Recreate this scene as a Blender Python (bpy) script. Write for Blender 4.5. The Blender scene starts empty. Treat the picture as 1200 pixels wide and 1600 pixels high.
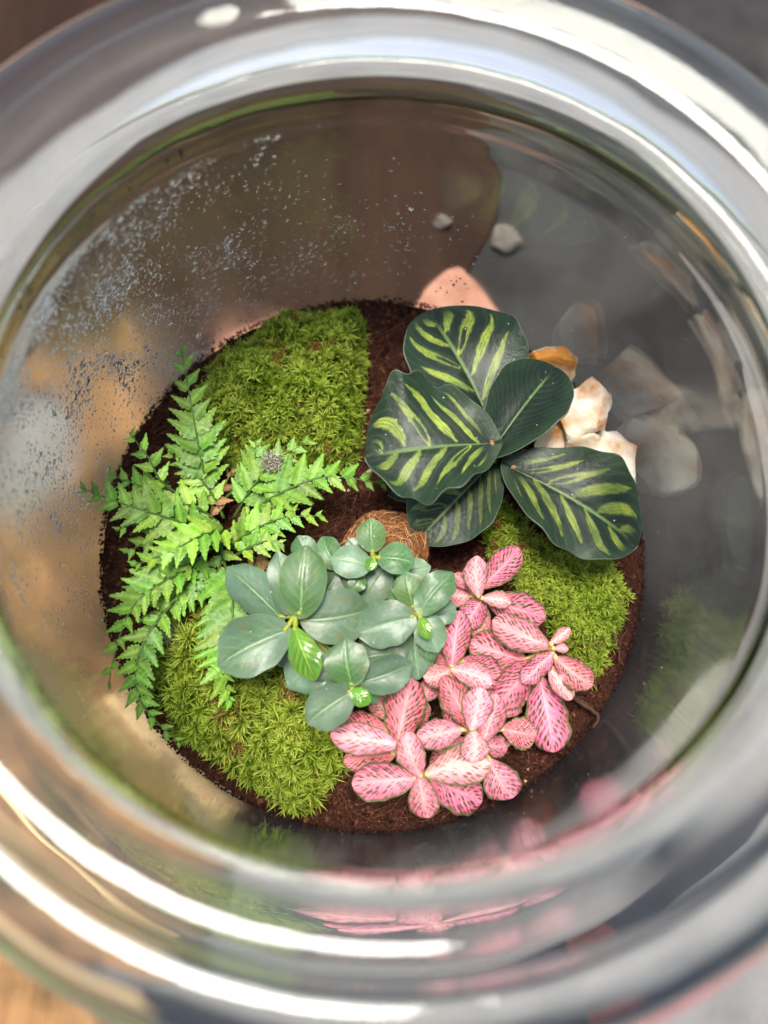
import bpy, bmesh, math, random
import numpy as np
from mathutils import Vector, Matrix, noise

# ------------------------------------------------------------------ camera, world, light, exposure
SC = bpy.context.scene
COL = SC.collection
CM = 0.01
F_PX = 1200.0                                   # focal length in pixels of the 1200 x 1600 photograph
NADIR = (546.6, 1116.7)                         # where straight-down lies in the frame
SOIL_C, SOIL_DEPTH = (587.4, 842.8), 24.52      # middle of the soil disc (jar axis, z = 0), cm along the view

def _camera():
    d = np.array([(NADIR[0]-600)/F_PX, -(NADIR[1]-800)/F_PX, -1.0]); d /= np.linalg.norm(d)
    rz = -d[0]; rx = math.sqrt(1-rz*rz); right = np.array([rx, 0, rz])
    bz = -d[2]; a = -bz*rz/rx; b = -math.sqrt(1-a*a-bz*bz)
    back = np.array([a, b, bz]); up = np.cross(back, right)
    M = np.stack([right, up, back], 1)
    P = np.array([(SOIL_C[0]-600)/F_PX, -(SOIL_C[1]-800)/F_PX, -1.0])*SOIL_DEPTH
    return M, -(M @ P)
CM_M, CM_C = _camera()
cam_d = bpy.data.cameras.new('camera')
cam = bpy.data.objects.new('camera', cam_d); COL.objects.link(cam)
m4 = np.eye(4); m4[:3, :3] = CM_M; m4[:3, 3] = CM_C*CM
cam.matrix_world = Matrix(m4.tolist())
cam_d.sensor_fit = 'VERTICAL'; cam_d.sensor_height = 36.0; cam_d.sensor_width = 27.0
cam_d.lens = 36.0*F_PX/1600.0
cam_d.clip_start = 0.005; cam_d.clip_end = 50
cam_d.dof.use_dof = True
cam_d.dof.focus_distance = 0.222
cam_d.dof.aperture_fstop = 5.9
SC.camera = cam

SUN_EL, SUN_AZ = 81.0, -35.0                     # degrees; azimuth measured from +Y towards +X
world = bpy.data.worlds.new('World'); SC.world = world; world.use_nodes = True
wn = world.node_tree.nodes; wl = world.node_tree.links
sky = wn.new('ShaderNodeTexSky'); sky.sky_type = 'NISHITA'; sky.sun_disc = False
sky.sun_elevation = math.radians(SUN_EL); sky.sun_rotation = math.radians(SUN_AZ)
sky.dust_density = 2.0; sky.air_density = 1.0; sky.ozone_density = 1.0
bg = wn['Background']; bg.inputs[1].default_value = 0.098
wl.new(sky.outputs[0], bg.inputs[0])
sun_d = bpy.data.lights.new('sun', 'SUN'); sun_d.energy = 3.2; sun_d.angle = math.radians(19); sun_d.color = (1.0, 0.95, 0.87)
sun = bpy.data.objects.new('sun', sun_d); COL.objects.link(sun)
_e, _a = math.radians(SUN_EL), math.radians(SUN_AZ)
sv = Vector((math.sin(_a)*math.cos(_e), math.cos(_a)*math.cos(_e), math.sin(_e)))
sun.rotation_euler = sv.to_track_quat('Z', 'Y').to_euler()
SC.view_settings.view_transform = 'Standard'; SC.view_settings.look = 'None'
SC.view_settings.exposure = 0.95; SC.view_settings.gamma = 1.0
SC.render.engine = 'CYCLES'
cy = SC.cycles
cy.use_denoising = True
cy.max_bounces = 20; cy.transmission_bounces = 18; cy.glossy_bounces = 8; cy.diffuse_bounces = 4; cy.transparent_max_bounces = 12
cy.sample_clamp_indirect = 10.0; cy.blur_glossy = 0.3
cy.caustics_refractive = True; cy.caustics_reflective = True

# ------------------------------------------------------------------ helpers
random.seed(7); RNG = np.random.default_rng(7)
def at(px, py, z):
    """Point (metres) at height z (cm above the soil) that lies under photo pixel (px, py)."""
    v = CM_M @ np.array([(px-600)/F_PX, -(py-800)/F_PX, -1.0])
    t = (z-CM_C[2])/v[2]
    p = CM_C+v*t
    return Vector((p[0]*CM, p[1]*CM, z*CM))
def px_size(n, z):
    """Length in metres of n photo pixels at height z."""
    return n*(CM_C[2]-z)*0.985/F_PX*CM
def srgb(r, g, b):
    return tuple(((c/255)/12.92 if c/255 <= 0.04045 else ((c/255+0.055)/1.055)**2.4) for c in (r, g, b))

def tag(o, label=None, cat=None, group=None, kind=None):
    if label: o['label'] = label
    if cat: o['category'] = cat
    if group: o['group'] = group
    if kind: o['kind'] = kind
    return o
def link(name, me, mat=None, parent=None):
    o = bpy.data.objects.new(name, me); COL.objects.link(o)
    if mat is not None and me is not None and len(me.materials) == 0: me.materials.append(mat)
    if parent is not None: o.parent = parent
    return o
def empty(name, loc):
    o = bpy.data.objects.new(name, None); COL.objects.link(o); o.location = loc
    o.empty_display_size = 0.01
    return o
def mesh_np(name, verts, faces, col=None, smooth=True):
    me = bpy.data.meshes.new(name)
    me.from_pydata([tuple(v) for v in np.asarray(verts).tolist()], [], faces if isinstance(faces, list) else faces.tolist())
    if col is not None:
        a = me.color_attributes.new('Col', 'FLOAT_COLOR', 'POINT')
        c = np.ones((len(verts), 4), dtype=np.float32); c[:, :3] = col
        a.data.foreach_set('color', c.ravel())
    if smooth: me.polygons.foreach_set('use_smooth', [True]*len(me.polygons))
    me.update()
    return me

def vnoise(x, y, seed=0):
    """smooth 2-D value noise, vectorised, 0..1"""
    xi = np.floor(x).astype(np.int64); yi = np.floor(y).astype(np.int64)
    fx = x-xi; fy = y-yi; fx = fx*fx*(3-2*fx); fy = fy*fy*(3-2*fy)
    def h(a, b):
        n = (a*374761393+b*668265263+seed*1442695041) & 0xffffffff
        n = ((n ^ (n >> 13))*1274126177) & 0xffffffff
        return ((n ^ (n >> 16)) & 0xffff)/65535.0
    return (h(xi, yi)*(1-fx)+h(xi+1, yi)*fx)*(1-fy)+(h(xi, yi+1)*(1-fx)+h(xi+1, yi+1)*fx)*fy
def sstep(a, b, x):
    t = np.clip((x-a)/(b-a), 0, 1); return t*t*(3-2*t)
def mix(a, b, t):
    a = np.asarray(a); b = np.asarray(b)
    return a+(b-a)*np.asarray(t)[..., None]

def tube(path, radii, sides=6, cap=True):
    """verts and faces of a tube along a list of Vectors"""
    vs, fs = [], []
    n = len(path)
    prev = None
    for i, p in enumerate(path):
        t = (path[min(i+1, n-1)]-path[max(i-1, 0)]).normalized()
        if prev is None:
            a = Vector((0, 0, 1)) if abs(t.z) < 0.9 else Vector((1, 0, 0))
            u = t.cross(a).normalized()
        else:
            u = (prev-t*prev.dot(t)).normalized()
        prev = u; w = t.cross(u)
        for k in range(sides):
            an = 2*math.pi*k/sides
            vs.append(p+(u*math.cos(an)+w*math.sin(an))*radii[i])
    for i in range(n-1):
        for k in range(sides):
            k2 = (k+1) % sides
            fs.append((i*sides+k, i*sides+k2, (i+1)*sides+k2, (i+1)*sides+k))
    if cap:
        fs.append(tuple(range(sides-1, -1, -1))); fs.append(tuple((n-1)*sides+k for k in range(sides)))
    return vs, fs
def bez(a, b, c, n):
    return [a*(1-t)**2+b*2*t*(1-t)+c*t*t for t in [i/(n-1) for i in range(n)]]

# ------------------------------------------------------------------ materials
def new_mat(name):
    m = bpy.data.materials.new(name); m.use_nodes = True
    nt = m.node_tree
    return m, nt, nt.nodes, nt.links, nt.nodes['Principled BSDF']
def leaf_mat(name, rough=0.4, spec=0.4, trans=0.25, specks=0.0, bump=0.15, bscale=900, coat=0.0, vary=0.12, tint=(1, 1, 1)):
    m, nt, N, L, P = new_mat(name)
    at_ = N.new('ShaderNodeAttribute'); at_.attribute_name = 'Col'
    oi = N.new('ShaderNodeObjectInfo')
    hs = N.new('ShaderNodeHueSaturation')
    mr = N.new('ShaderNodeMapRange'); mr.inputs[3].default_value = 1-vary*1.6; mr.inputs[4].default_value = 1+vary
    L.new(oi.outputs['Random'], mr.inputs[0]); L.new(mr.outputs[0], hs.inputs['Value'])
    m2 = N.new('ShaderNodeMath'); m2.operation = 'MULTIPLY_ADD'; m2.inputs[1].default_value = 7.13; m2.inputs[2].default_value = 0.0
    fr = N.new('ShaderNodeMath'); fr.operation = 'FRACT'
    L.new(oi.outputs['Random'], m2.inputs[0]); L.new(m2.outputs[0], fr.inputs[0])
    mh = N.new('ShaderNodeMapRange'); mh.inputs[3].default_value = 0.5-vary*0.10; mh.inputs[4].default_value = 0.5+vary*0.10
    L.new(fr.outputs[0], mh.inputs[0]); L.new(mh.outputs[0], hs.inputs['Hue'])
    L.new(at_.outputs['Color'], hs.inputs['Color'])
    tc = N.new('ShaderNodeTexCoord')
    geo = N.new('ShaderNodeNewGeometry')
    # blotchy tone
    n1 = N.new('ShaderNodeTexNoise'); n1.inputs['Scale'].default_value = 160; n1.inputs['Detail'].default_value = 4
    L.new(geo.outputs['Position'], n1.inputs['Vector'])
    r1 = N.new('ShaderNodeMapRange'); r1.inputs[1].default_value = 0.3; r1.inputs[2].default_value = 0.7; r1.inputs[3].default_value = 0.84; r1.inputs[4].default_value = 1.12
    L.new(n1.outputs[0], r1.inputs[0])
    mu = N.new('ShaderNodeMix'); mu.data_type = 'RGBA'; mu.blend_type = 'MULTIPLY'; mu.inputs[0].default_value = 1.0
    L.new(hs.outputs[0], mu.inputs[6]); L.new(r1.outputs[0], mu.inputs[7])
    out = mu.outputs[2]
    if specks > 0:                               # dust and mineral specks
        vo = N.new('ShaderNodeTexVoronoi'); vo.inputs['Scale'].default_value = 650
        L.new(geo.outputs['Position'], vo.inputs['Vector'])
        lt = N.new('ShaderNodeMath'); lt.operation = 'LESS_THAN'
        sc = N.new('ShaderNodeSeparateColor'); L.new(vo.outputs['Color'], sc.inputs[0])
        rr = N.new('ShaderNodeMapRange'); rr.inputs[1].default_value = 1-specks; rr.inputs[2].default_value = 1.0; rr.inputs[3].default_value = 0.0; rr.inputs[4].default_value = 0.17
        L.new(sc.outputs[0], rr.inputs[0]); L.new(vo.outputs['Distance'], lt.inputs[0]); L.new(rr.outputs[0], lt.inputs[1])
        mm = N.new('ShaderNodeMix'); mm.data_type = 'RGBA'
        f = N.new('ShaderNodeMath'); f.operation = 'MULTIPLY'; f.inputs[1].default_value = 0.65
        L.new(lt.outputs[0], f.inputs[0]); L.new(f.outputs[0], mm.inputs[0]); L.new(out, mm.inputs[6]); mm.inputs[7].default_value = (0.62, 0.6, 0.52, 1)
        out = mm.outputs[2]
    L.new(out, P.inputs['Base Color'])
    P.inputs['Roughness'].default_value = rough; P.inputs['Specular IOR Level'].default_value = spec
    P.inputs['Coat Weight'].default_value = coat; P.inputs['Coat Roughness'].default_value = 0.12
    nb = N.new('ShaderNodeTexNoise'); nb.inputs['Scale'].default_value = bscale; nb.inputs['Detail'].default_value = 3
    L.new(geo.outputs['Position'], nb.inputs['Vector'])
    bp = N.new('ShaderNodeBump'); bp.inputs['Strength'].default_value = bump; bp.inputs['Distance'].default_value = 0.0006
    L.new(nb.outputs[0], bp.inputs['Height']); L.new(bp.outputs[0], P.inputs['Normal'])
    rr2 = N.new('ShaderNodeMapRange'); rr2.inputs[3].default_value = rough-0.08; rr2.inputs[4].default_value = rough+0.12
    L.new(n1.outputs[0], rr2.inputs[0]); L.new(rr2.outputs[0], P.inputs['Roughness'])
    if trans > 0:
        tr = N.new('ShaderNodeBsdfTranslucent'); L.new(out, tr.inputs['Color'])
        ms = N.new('ShaderNodeMixShader'); ms.inputs[0].default_value = trans
        L.new(P.outputs[0], ms.inputs[1]); L.new(tr.outputs[0], ms.inputs[2])
        L.new(ms.outputs[0], N['Material Output'].inputs[0])
    return m
def noise_mat(name, c1, c2, scale, rough=0.7, detail=6, bump=0.3, bdist=0.001, spec=0.3, stretch=(1, 1, 1), lo=0.35, hi=0.65, c3=None, s3=30):
    m, nt, N, L, P = new_mat(name)
    geo = N.new('ShaderNodeNewGeometry')
    mp = N.new('ShaderNodeMapping'); mp.inputs['Scale'].default_value = stretch
    L.new(geo.outputs['Position'], mp.inputs[0])
    n = N.new('ShaderNodeTexNoise'); n.inputs['Scale'].default_value = scale; n.inputs['Detail'].default_value = detail; n.inputs['Roughness'].default_value = 0.62
    L.new(mp.outputs[0], n.inputs['Vector'])
    r = N.new('ShaderNodeMapRange'); r.inputs[1].default_value = lo; r.inputs[2].default_value = hi
    L.new(n.outputs[0], r.inputs[0])
    mx = N.new('ShaderNodeMix'); mx.data_type = 'RGBA'
    L.new(r.outputs[0], mx.inputs[0]); mx.inputs[6].default_value = (*c1, 1); mx.inputs[7].default_value = (*c2, 1)
    out = mx.outputs[2]
    if c3 is not None:
        n3 = N.new('ShaderNodeTexNoise'); n3.inputs['Scale'].default_value = s3; n3.inputs['Detail'].default_value = 5
        L.new(geo.outputs['Position'], n3.inputs['Vector'])
        r3 = N.new('ShaderNodeMapRange'); r3.inputs[1].default_value = 0.44; r3.inputs[2].default_value = 0.62
        L.new(n3.outputs[0], r3.inputs[0])
        m3 = N.new('ShaderNodeMix'); m3.data_type = 'RGBA'
        L.new(r3.outputs[0], m3.inputs[0]); L.new(out, m3.inputs[6]); m3.inputs[7].default_value = (*c3, 1)
        out = m3.outputs[2]
    L.new(out, P.inputs['Base Color'])
    P.inputs['Roughness'].default_value = rough; P.inputs['Specular IOR Level'].default_value = spec
    bp = N.new('ShaderNodeBump'); bp.inputs['Strength'].default_value = bump; bp.inputs['Distance'].default_value = bdist
    L.new(n.outputs[0], bp.inputs['Height']); L.new(bp.outputs[0], P.inputs['Normal'])
    return m
def attr_mat(name, rough=0.8, spec=0.2, trans=0.0, sheen=0.0):
    m, nt, N, L, P = new_mat(name)
    a = N.new('ShaderNodeAttribute'); a.attribute_name = 'Col'
    L.new(a.outputs['Color'], P.inputs['Base Color'])
    P.inputs['Roughness'].default_value = rough; P.inputs['Specular IOR Level'].default_value = spec
    if trans > 0:
        tr = N.new('ShaderNodeBsdfTranslucent'); L.new(a.outputs['Color'], tr.inputs['Color'])
        ms = N.new('ShaderNodeMixShader'); ms.inputs[0].default_value = trans
        L.new(P.outputs[0], ms.inputs[1]); L.new(tr.outputs[0], ms.inputs[2])
        L.new(ms.outputs[0], N['Material Output'].inputs[0])
    return m
def glass_mat(name, ior, color, mist=False):
    m = bpy.data.materials.new(name); m.use_nodes = True
    N = m.node_tree.nodes; L = m.node_tree.links; N.remove(N['Principled BSDF'])
    g = N.new('ShaderNodeBsdfGlass'); g.inputs['IOR'].default_value = ior; g.inputs['Color'].default_value = (*color, 1); g.inputs['Roughness'].default_value = 0.0
    if mist:                                         # breath-like film of damp on the body, clear neck and rim
        geo = N.new('ShaderNodeNewGeometry')
        def math_(op, a, b=None, c=None):
            n = N.new('ShaderNodeMath'); n.operation = op
            for k, x in enumerate((a, b, c)):
                if x is None: continue
                if isinstance(x, (int, float)): n.inputs[k].default_value = x
                else: L.new(x, n.inputs[k])
            return n.outputs[0]
        def rng(x, a, b, c, d):
            n = N.new('ShaderNodeMapRange'); n.interpolation_type = 'SMOOTHSTEP'
            L.new(x, n.inputs[0])
            for k, v in enumerate((a, b, c, d)): n.inputs[k+1].default_value = v
            return n.outputs[0]
        def facing(ang):
            d = N.new('ShaderNodeVectorMath'); d.operation = 'DOT_PRODUCT'
            nz = N.new('ShaderNodeVectorMath'); nz.operation = 'NORMALIZE'
            fl = N.new('ShaderNodeVectorMath'); fl.operation = 'MULTIPLY'; fl.inputs[1].default_value = (1, 1, 0)
            L.new(geo.outputs['Position'], fl.inputs[0]); L.new(fl.outputs[0], nz.inputs[0]); L.new(nz.outputs[0], d.inputs[0])
            d.inputs[1].default_value = (math.cos(math.radians(ang)), math.sin(math.radians(ang)), 0)
            return d.outputs['Value']
        sp = N.new('ShaderNodeSeparateXYZ'); L.new(geo.outputs['Position'], sp.inputs[0])
        up = rng(sp.outputs['Z'], 0.072, 0.090, 1.0, 0.0)
        mp = N.new('ShaderNodeMapping'); mp.inputs['Scale'].default_value = (1, 1, 0.45)
        n = N.new('ShaderNodeTexNoise'); n.inputs['Scale'].default_value = 60; n.inputs['Detail'].default_value = 4
        L.new(geo.outputs['Position'], mp.inputs[0]); L.new(mp.outputs[0], n.inputs['Vector'])
        patch = rng(n.outputs[0], 0.35, 0.62, 0.35, 1.25)
        left = rng(facing(165), 0.35, 0.92, 0.0, 0.17)
        low = rng(facing(250), 0.30, 0.85, 0.0, 0.15)
        back = rng(facing(105), 0.40, 0.9, 0.0, 0.06)
        rgt = rng(facing(305), 0.5, 0.95, 0.0, 0.07)
        tot = math_('ADD', math_('ADD', left, low), math_('ADD', back, math_('ADD', rgt, 0.008)))
        L.new(math_('MULTIPLY', math_('MULTIPLY', tot, patch), up), g.inputs['Roughness'])
        n2 = N.new('ShaderNodeTexNoise'); n2.inputs['Scale'].default_value = 55; n2.inputs['Detail'].default_value = 1
        L.new(mp.outputs[0], n2.inputs['Vector'])
        b = N.new('ShaderNodeBump'); b.inputs['Strength'].default_value = 0.14; b.inputs['Distance'].default_value = 0.002
        L.new(n2.outputs[0], b.inputs['Height']); L.new(b.outputs[0], g.inputs['Normal'])
    L.new(g.outputs[0], N['Material Output'].inputs[0])
    return m

M_GLASS = glass_mat('jar_glass', 1.5, (0.97, 0.985, 0.97), mist=True)
M_WATER = glass_mat('water', 1.33, (1, 1, 1))
M_CAL = leaf_mat('peacock_leaf', 0.40, 0.26, 0.06, specks=0.05, bump=0.25, bscale=700, vary=0.05)
M_FIT = leaf_mat('fittonia_leaf', 0.5, 0.3, 0.22, bump=0.45, bscale=650, vary=0.10)
M_FIG = leaf_mat('fig_leaf', 0.36, 0.5, 0.10, specks=0.12, bump=0.3, bscale=420, vary=0.2)
M_FIGY = leaf_mat('fig_young_leaf', 0.2, 0.6, 0.22, bump=0.25, bscale=350, coat=0.5, vary=0.06)
M_FERN = leaf_mat('fern_leaflet', 0.42, 0.4, 0.28, bump=0.5, bscale=500, vary=0.17)
M_DRY = leaf_mat('dry_leaflet', 0.8, 0.1, 0.2, vary=0.2)
M_STEM = attr_mat('stem', 0.55, 0.3)
M_MOSS = attr_mat('moss', 0.6, 0.25, 0.45)
M_MOSSB = noise_mat('moss_base', srgb(22, 30, 4), srgb(52, 66, 10), 700, 0.9, bump=0.6)
M_SOIL = noise_mat('soil', srgb(36, 19, 13), srgb(76, 45, 33), 1100, 0.95, bump=0.9, bdist=0.0012, spec=0.1)
M_CRUMB = attr_mat('crumb', 0.95, 0.1)
M_COIR = noise_mat('coir', srgb(78, 46, 26), srgb(150, 104, 66), 900, 0.95, bump=0.8, spec=0.05)
M_STONE = noise_mat('stone', srgb(246, 240, 226), srgb(234, 220, 194), 120, 0.75, bump=0.4, bdist=0.0015, c3=srgb(196, 128, 52), s3=70)

# ------------------------------------------------------------------ setting: table and what lies on it
TZ = -5.85
def slab(name, quad, z0, z1, mat, bevel=0.0008):
    """a flat board: quad of four photo pixels taken at height z1 (cm), thickness down to z0"""
    bm = bmesh.new()
    top = [bm.verts.new(at(x, y, z1)) for x, y in quad]
    bot = [bm.verts.new(Vector((v.co.x, v.co.y, z0*CM))) for v in top]
    bm.faces.new(top); bm.faces.new(bot[::-1])
    for i in range(len(top)):
        j = (i+1) % len(top)
        bm.faces.new((top[i], bot[i], bot[j], top[j]))
    bmesh.ops.recalc_face_normals(bm, faces=bm.faces)
    bmesh.ops.bevel(bm, geom=[e for e in bm.edges], offset=bevel, segments=2, affect='EDGES')
    me = bpy.data.meshes.new(name); bm.to_mesh(me); bm.free()
    return link(name, me, mat)
M_TABLE = noise_mat('pale_table', srgb(104, 102, 100), srgb(138, 135, 132), 14, 0.7, bump=0.2, c3=srgb(128, 122, 116), s3=9, spec=0.2)
M_SLATE = noise_mat('slate', srgb(38, 37, 36), srgb(53, 51, 50), 30, 0.75, bump=0.3, c3=srgb(64, 62, 60), s3=16, spec=0.12)
M_BROWN = noise_mat('brown_board', srgb(38, 25, 17), srgb(56, 38, 27), 40, 0.7, bump=0.2, stretch=(1, 0.12, 1), spec=0.1)
M_TAN = noise_mat('tan_wood', srgb(118, 84, 52), srgb(164, 124, 82), 30, 0.7, bump=0.2, stretch=(1, 0.1, 1), c3=srgb(70, 58, 34), s3=22, spec=0.15)
M_LIT_EDGE = noise_mat('lit_wood_edge', srgb(214, 170, 110), srgb(230, 196, 144), 60, 0.7, bump=0.2, stretch=(0.3, 0.3, 1))  # pale colour holds the light on the tan board's edge
M_SALMON = noise_mat('salmon_piece', srgb(160, 108, 88), srgb(190, 140, 116), 90, 0.85, bump=0.3)  # for the flat pieces added as bright patches
M_TERRA = noise_mat('terracotta', srgb(118, 58, 36), srgb(146, 78, 52), 60, 0.8, bump=0.3)
M_REFLST = noise_mat('reflected_stone', srgb(96, 88, 80), srgb(128, 118, 106), 120, 0.8, bump=0.4)  # grey of the stones added for reflections in the glass
bm = bmesh.new(); bmesh.ops.create_grid(bm, x_segments=8, y_segments=8, size=3.0)
me = bpy.data.meshes.new('table'); bm.to_mesh(me); bm.free()
table = link('table', me, M_TABLE); table.location = (0, 0.1, (TZ-0.85)*CM); tag(table, kind='structure')

# ------------------------------------------------------------------ glass jar
def spline(pts, n):
    pts = [np.array(p, float) for p in pts]; out = []
    for i in range(len(pts)-1):
        p0 = pts[max(i-1, 0)]; p1 = pts[i]; p2 = pts[i+1]; p3 = pts[min(i+2, len(pts)-1)]
        k = max(2, int(np.linalg.norm(p2-p1)/n))
        for j in range(k):
            t = j/k
            out.append(0.5*((2*p1)+(-p0+p2)*t+(2*p0-5*p1+4*p2-p3)*t*t+(-p0+3*p1-3*p2+p3)*t**3))
    out.append(pts[-1]); return out
R_SOIL = 8.6
JAR_Y = -0.0012                                # the jar stands a touch nearer than the middle of the soil plan
PROFILE = [(0.0, -5.0), (4.0, -5.02), (7.2, -4.95), (8.1, -4.5), (8.45, -3.4), (8.64, 0.0), (8.80, 3.0), (8.86, 5.2), (8.76, 7.0), (8.42, 8.3), (8.04, 9.15), (7.87, 9.75), (7.86, 11.0),
           (7.9, 11.34), (8.06, 11.62), (8.45, 11.82), (8.95, 11.84), (9.2, 11.74), (9.5, 11.8), (10.0, 11.66), (10.4, 11.28), (10.5, 10.92), (10.3, 10.62), (9.7, 10.46), (9.05, 10.3), (8.68, 9.95), (8.75, 9.5), (9.0, 8.7), (9.3, 7.4),
           (9.48, 5.8), (9.36, 3.0), (9.18, 0.0), (9.0, -3.6), (8.7, -5.0), (7.9, -5.7), (6.6, -5.78), (5.6, -5.6), (3.0, -5.5), (0.0, -5.5)]
def inner_r(z):
    zs = [p[1] for p in PROFILE[3:13]]; rs = [p[0] for p in PROFILE[3:13]]
    return np.interp(z, zs, rs)
def lathe(name, prof, seg=192):
    vs, fs = [], []
    n = len(prof)
    for i, (r, z) in enumerate(prof):
        if r < 1e-6: vs.append([(0, 0, z*CM)])
        else: vs.append([(r*CM*math.cos(2*math.pi*k/seg), r*CM*math.sin(2*math.pi*k/seg), z*CM) for k in range(seg)])
    idx, flat = [], []
    for ring in vs:
        idx.append(list(range(len(flat), len(flat)+len(ring)))); flat += ring
    for i in range(n-1):
        a, b = idx[i], idx[i+1]
        for k in range(seg):
            k2 = (k+1) % seg
            if len(a) == 1: fs.append((a[0], b[k2], b[k]))
            elif len(b) == 1: fs.append((a[k], a[k2], b[0]))
            else: fs.append((a[k], a[k2], b[k2], b[k]))
    me = mesh_np(name, flat, fs)
    bm = bmesh.new(); bm.from_mesh(me); bmesh.ops.recalc_face_normals(bm, faces=bm.faces); bm.to_mesh(me); bm.free()
    return me
prof = [tuple(max(0, c) if i == 0 else c for i, c in enumerate(p)) for p in spline(PROFILE, 0.12)]
prof[0] = (0.0, prof[0][1]); prof[-1] = (0.0, prof[-1][1])
jar = link('glass_jar', lathe('glass_jar', prof), M_GLASS)
jar.location.y = JAR_Y
tag(jar, 'round clear glass jar with thick rolled rim, seen from above, holding the plants', 'jar')

# ------------------------------------------------------------------ soil
def soil_h(x, y):
    """height (cm) of the soil at x, y (cm)"""
    h = 0.35*np.exp(-((x-1)**2+(y-0)**2)/18.0)
    h = h+0.28*(vnoise(x*0.7+20, y*0.7+20, 1)-0.5)+0.16*(vnoise(x*2.3+50, y*2.3+50, 2)-0.5)
    return h
def make_soil():
    nr, ns = 150, 420
    rr = np.linspace(0, R_SOIL-0.03, nr)[1:]; th = np.linspace(0, 2*math.pi, ns, endpoint=False)
    R, T = np.meshgrid(rr, th, indexing='ij')
    X, Y = R*np.cos(T), R*np.sin(T)
    edge = sstep(R_SOIL-0.25, R_SOIL, R)
    fine = 0.20*(vnoise(X*4+90, Y*4+90, 13)-0.5)+0.14*(vnoise(X*7+90, Y*7+90, 3)-0.5)+0.12*(vnoise(X*15+90, Y*15+90, 4)-0.5)
    Z = soil_h(X, Y)+fine+edge*0.12*(vnoise(T*14, T*0+3, 5)-0.3)
    vs = [(0, 0, float(soil_h(np.array(0.), np.array(0.)))*CM)]+list(zip((X*CM).ravel(), (Y*CM).ravel(), (Z*CM).ravel()))
    fs = []
    for k in range(ns): fs.append((0, 1+k, 1+(k+1) % ns))
    for i in range(nr-2):
        for k in range(ns):
            k2 = (k+1) % ns
            fs.append((1+i*ns+k, 1+(i+1)*ns+k, 1+(i+1)*ns+k2, 1+i*ns+k2))
    base = 1+(nr-2)*ns
    rings = [base]
    for z in (-1.0, -3.3, -4.3, -4.8):
        b = len(vs)
        r = min(R_SOIL-0.03, float(inner_r(z)-0.06)) if z > -4.6 else 7.0
        vs += [(r*CM*math.cos(t), r*CM*math.sin(t), z*CM) for t in th]
        p = rings[-1]
        for k in range(ns):
            k2 = (k+1) % ns
            fs.append((p+k, b+k, b+k2, p+k2))
        rings.append(b)
    fs.append(tuple(rings[-1]+k for k in range(ns)))
    return mesh_np('soil', vs, fs)
soil = tag(link('soil', make_soil(), M_SOIL), kind='structure'); soil.location.y = JAR_Y

def scatter_crumbs(n, rmax, seed):
    r = np.random.default_rng(seed)
    oc = np.array([(1, 0, 0), (-1, 0, 0), (0, 1, 0), (0, -1, 0), (0, 0, 1), (0, 0, -1)], float)
    of = np.array([(0, 2, 4), (2, 1, 4), (1, 3, 4), (3, 0, 4), (2, 0, 5), (1, 2, 5), (3, 1, 5), (0, 3, 5)])
    rad = rmax*np.sqrt(r.random(n)); th = r.random(n)*2*math.pi
    x, y = rad*np.cos(th), rad*np.sin(th)
    z = soil_h(x, y)+r.random(n)*0.06-0.01
    s = 0.018+0.075*r.random(n)**4+(r.random(n) < 0.004)*0.09*r.random(n)
    V = oc[None]*(0.6+0.8*r.random((n, 6, 1)))*s[:, None, None]*np.array([1, 1, 0.8])
    an = r.random(n)*6.28; c, sn = np.cos(an), np.sin(an)
    el = 0.7+1.2*r.random(n)**2
    vx = V[..., 0]*el[:, None]; vy = V[..., 1]
    V2 = np.stack([vx*c[:, None]-vy*sn[:, None], vx*sn[:, None]+vy*c[:, None], V[..., 2]], -1)+np.stack([x, y, z], -1)[:, None]
    F = (of[None]+(np.arange(n)*6)[:, None, None]).reshape(-1, 3)
    base = np.array([srgb(40, 21, 14), srgb(72, 42, 30), srgb(100, 62, 45), srgb(54, 29, 20)])
    ci = base[r.integers(0, 4, n)]*(0.7+0.6*r.random((n, 1)))
    light = r.random(n) < 0.010
    ci[light] = srgb(176, 150, 120)
    return mesh_np('crumbs', V2.reshape(-1, 3)*CM, F, np.repeat(ci, 6, 0), smooth=False)
tag(link('soil_crumbs', scatter_crumbs(30000, R_SOIL-0.05, 3), M_CRUMB, soil), kind='stuff')
def wall_crumbs(n, seed, zmax, smin, smax, cols, power=3.0):
    r = np.random.default_rng(seed)
    oc = np.array([(1, 0, 0), (-1, 0, 0), (0, 1, 0), (0, -1, 0), (0, 0, 1), (0, 0, -1)], float)
    of = np.array([(0, 2, 4), (2, 1, 4), (1, 3, 4), (3, 0, 4), (2, 0, 5), (1, 2, 5), (3, 1, 5), (0, 3, 5)])
    th = r.random(n)*2*math.pi
    z = zmax*r.random(n)**power*(0.2+1.2*vnoise(th*6, th*0+2.5, seed))
    s = smin+(smax-smin)*r.random(n)**3
    R = inner_r(z)-s*0.9-0.01
    V = oc[None]*(0.6+0.8*r.random((n, 6, 1)))*s[:, None, None]+np.stack([R*np.cos(th), R*np.sin(th), z], -1)[:, None]
    F = (of[None]+(np.arange(n)*6)[:, None, None]).reshape(-1, 3)
    c = np.array(cols)[r.integers(0, len(cols), n)]*(0.7+0.6*r.random((n, 1)))
    return mesh_np('wall_crumbs', V.reshape(-1, 3)*CM, F, np.repeat(c, 6, 0), smooth=False)
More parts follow.
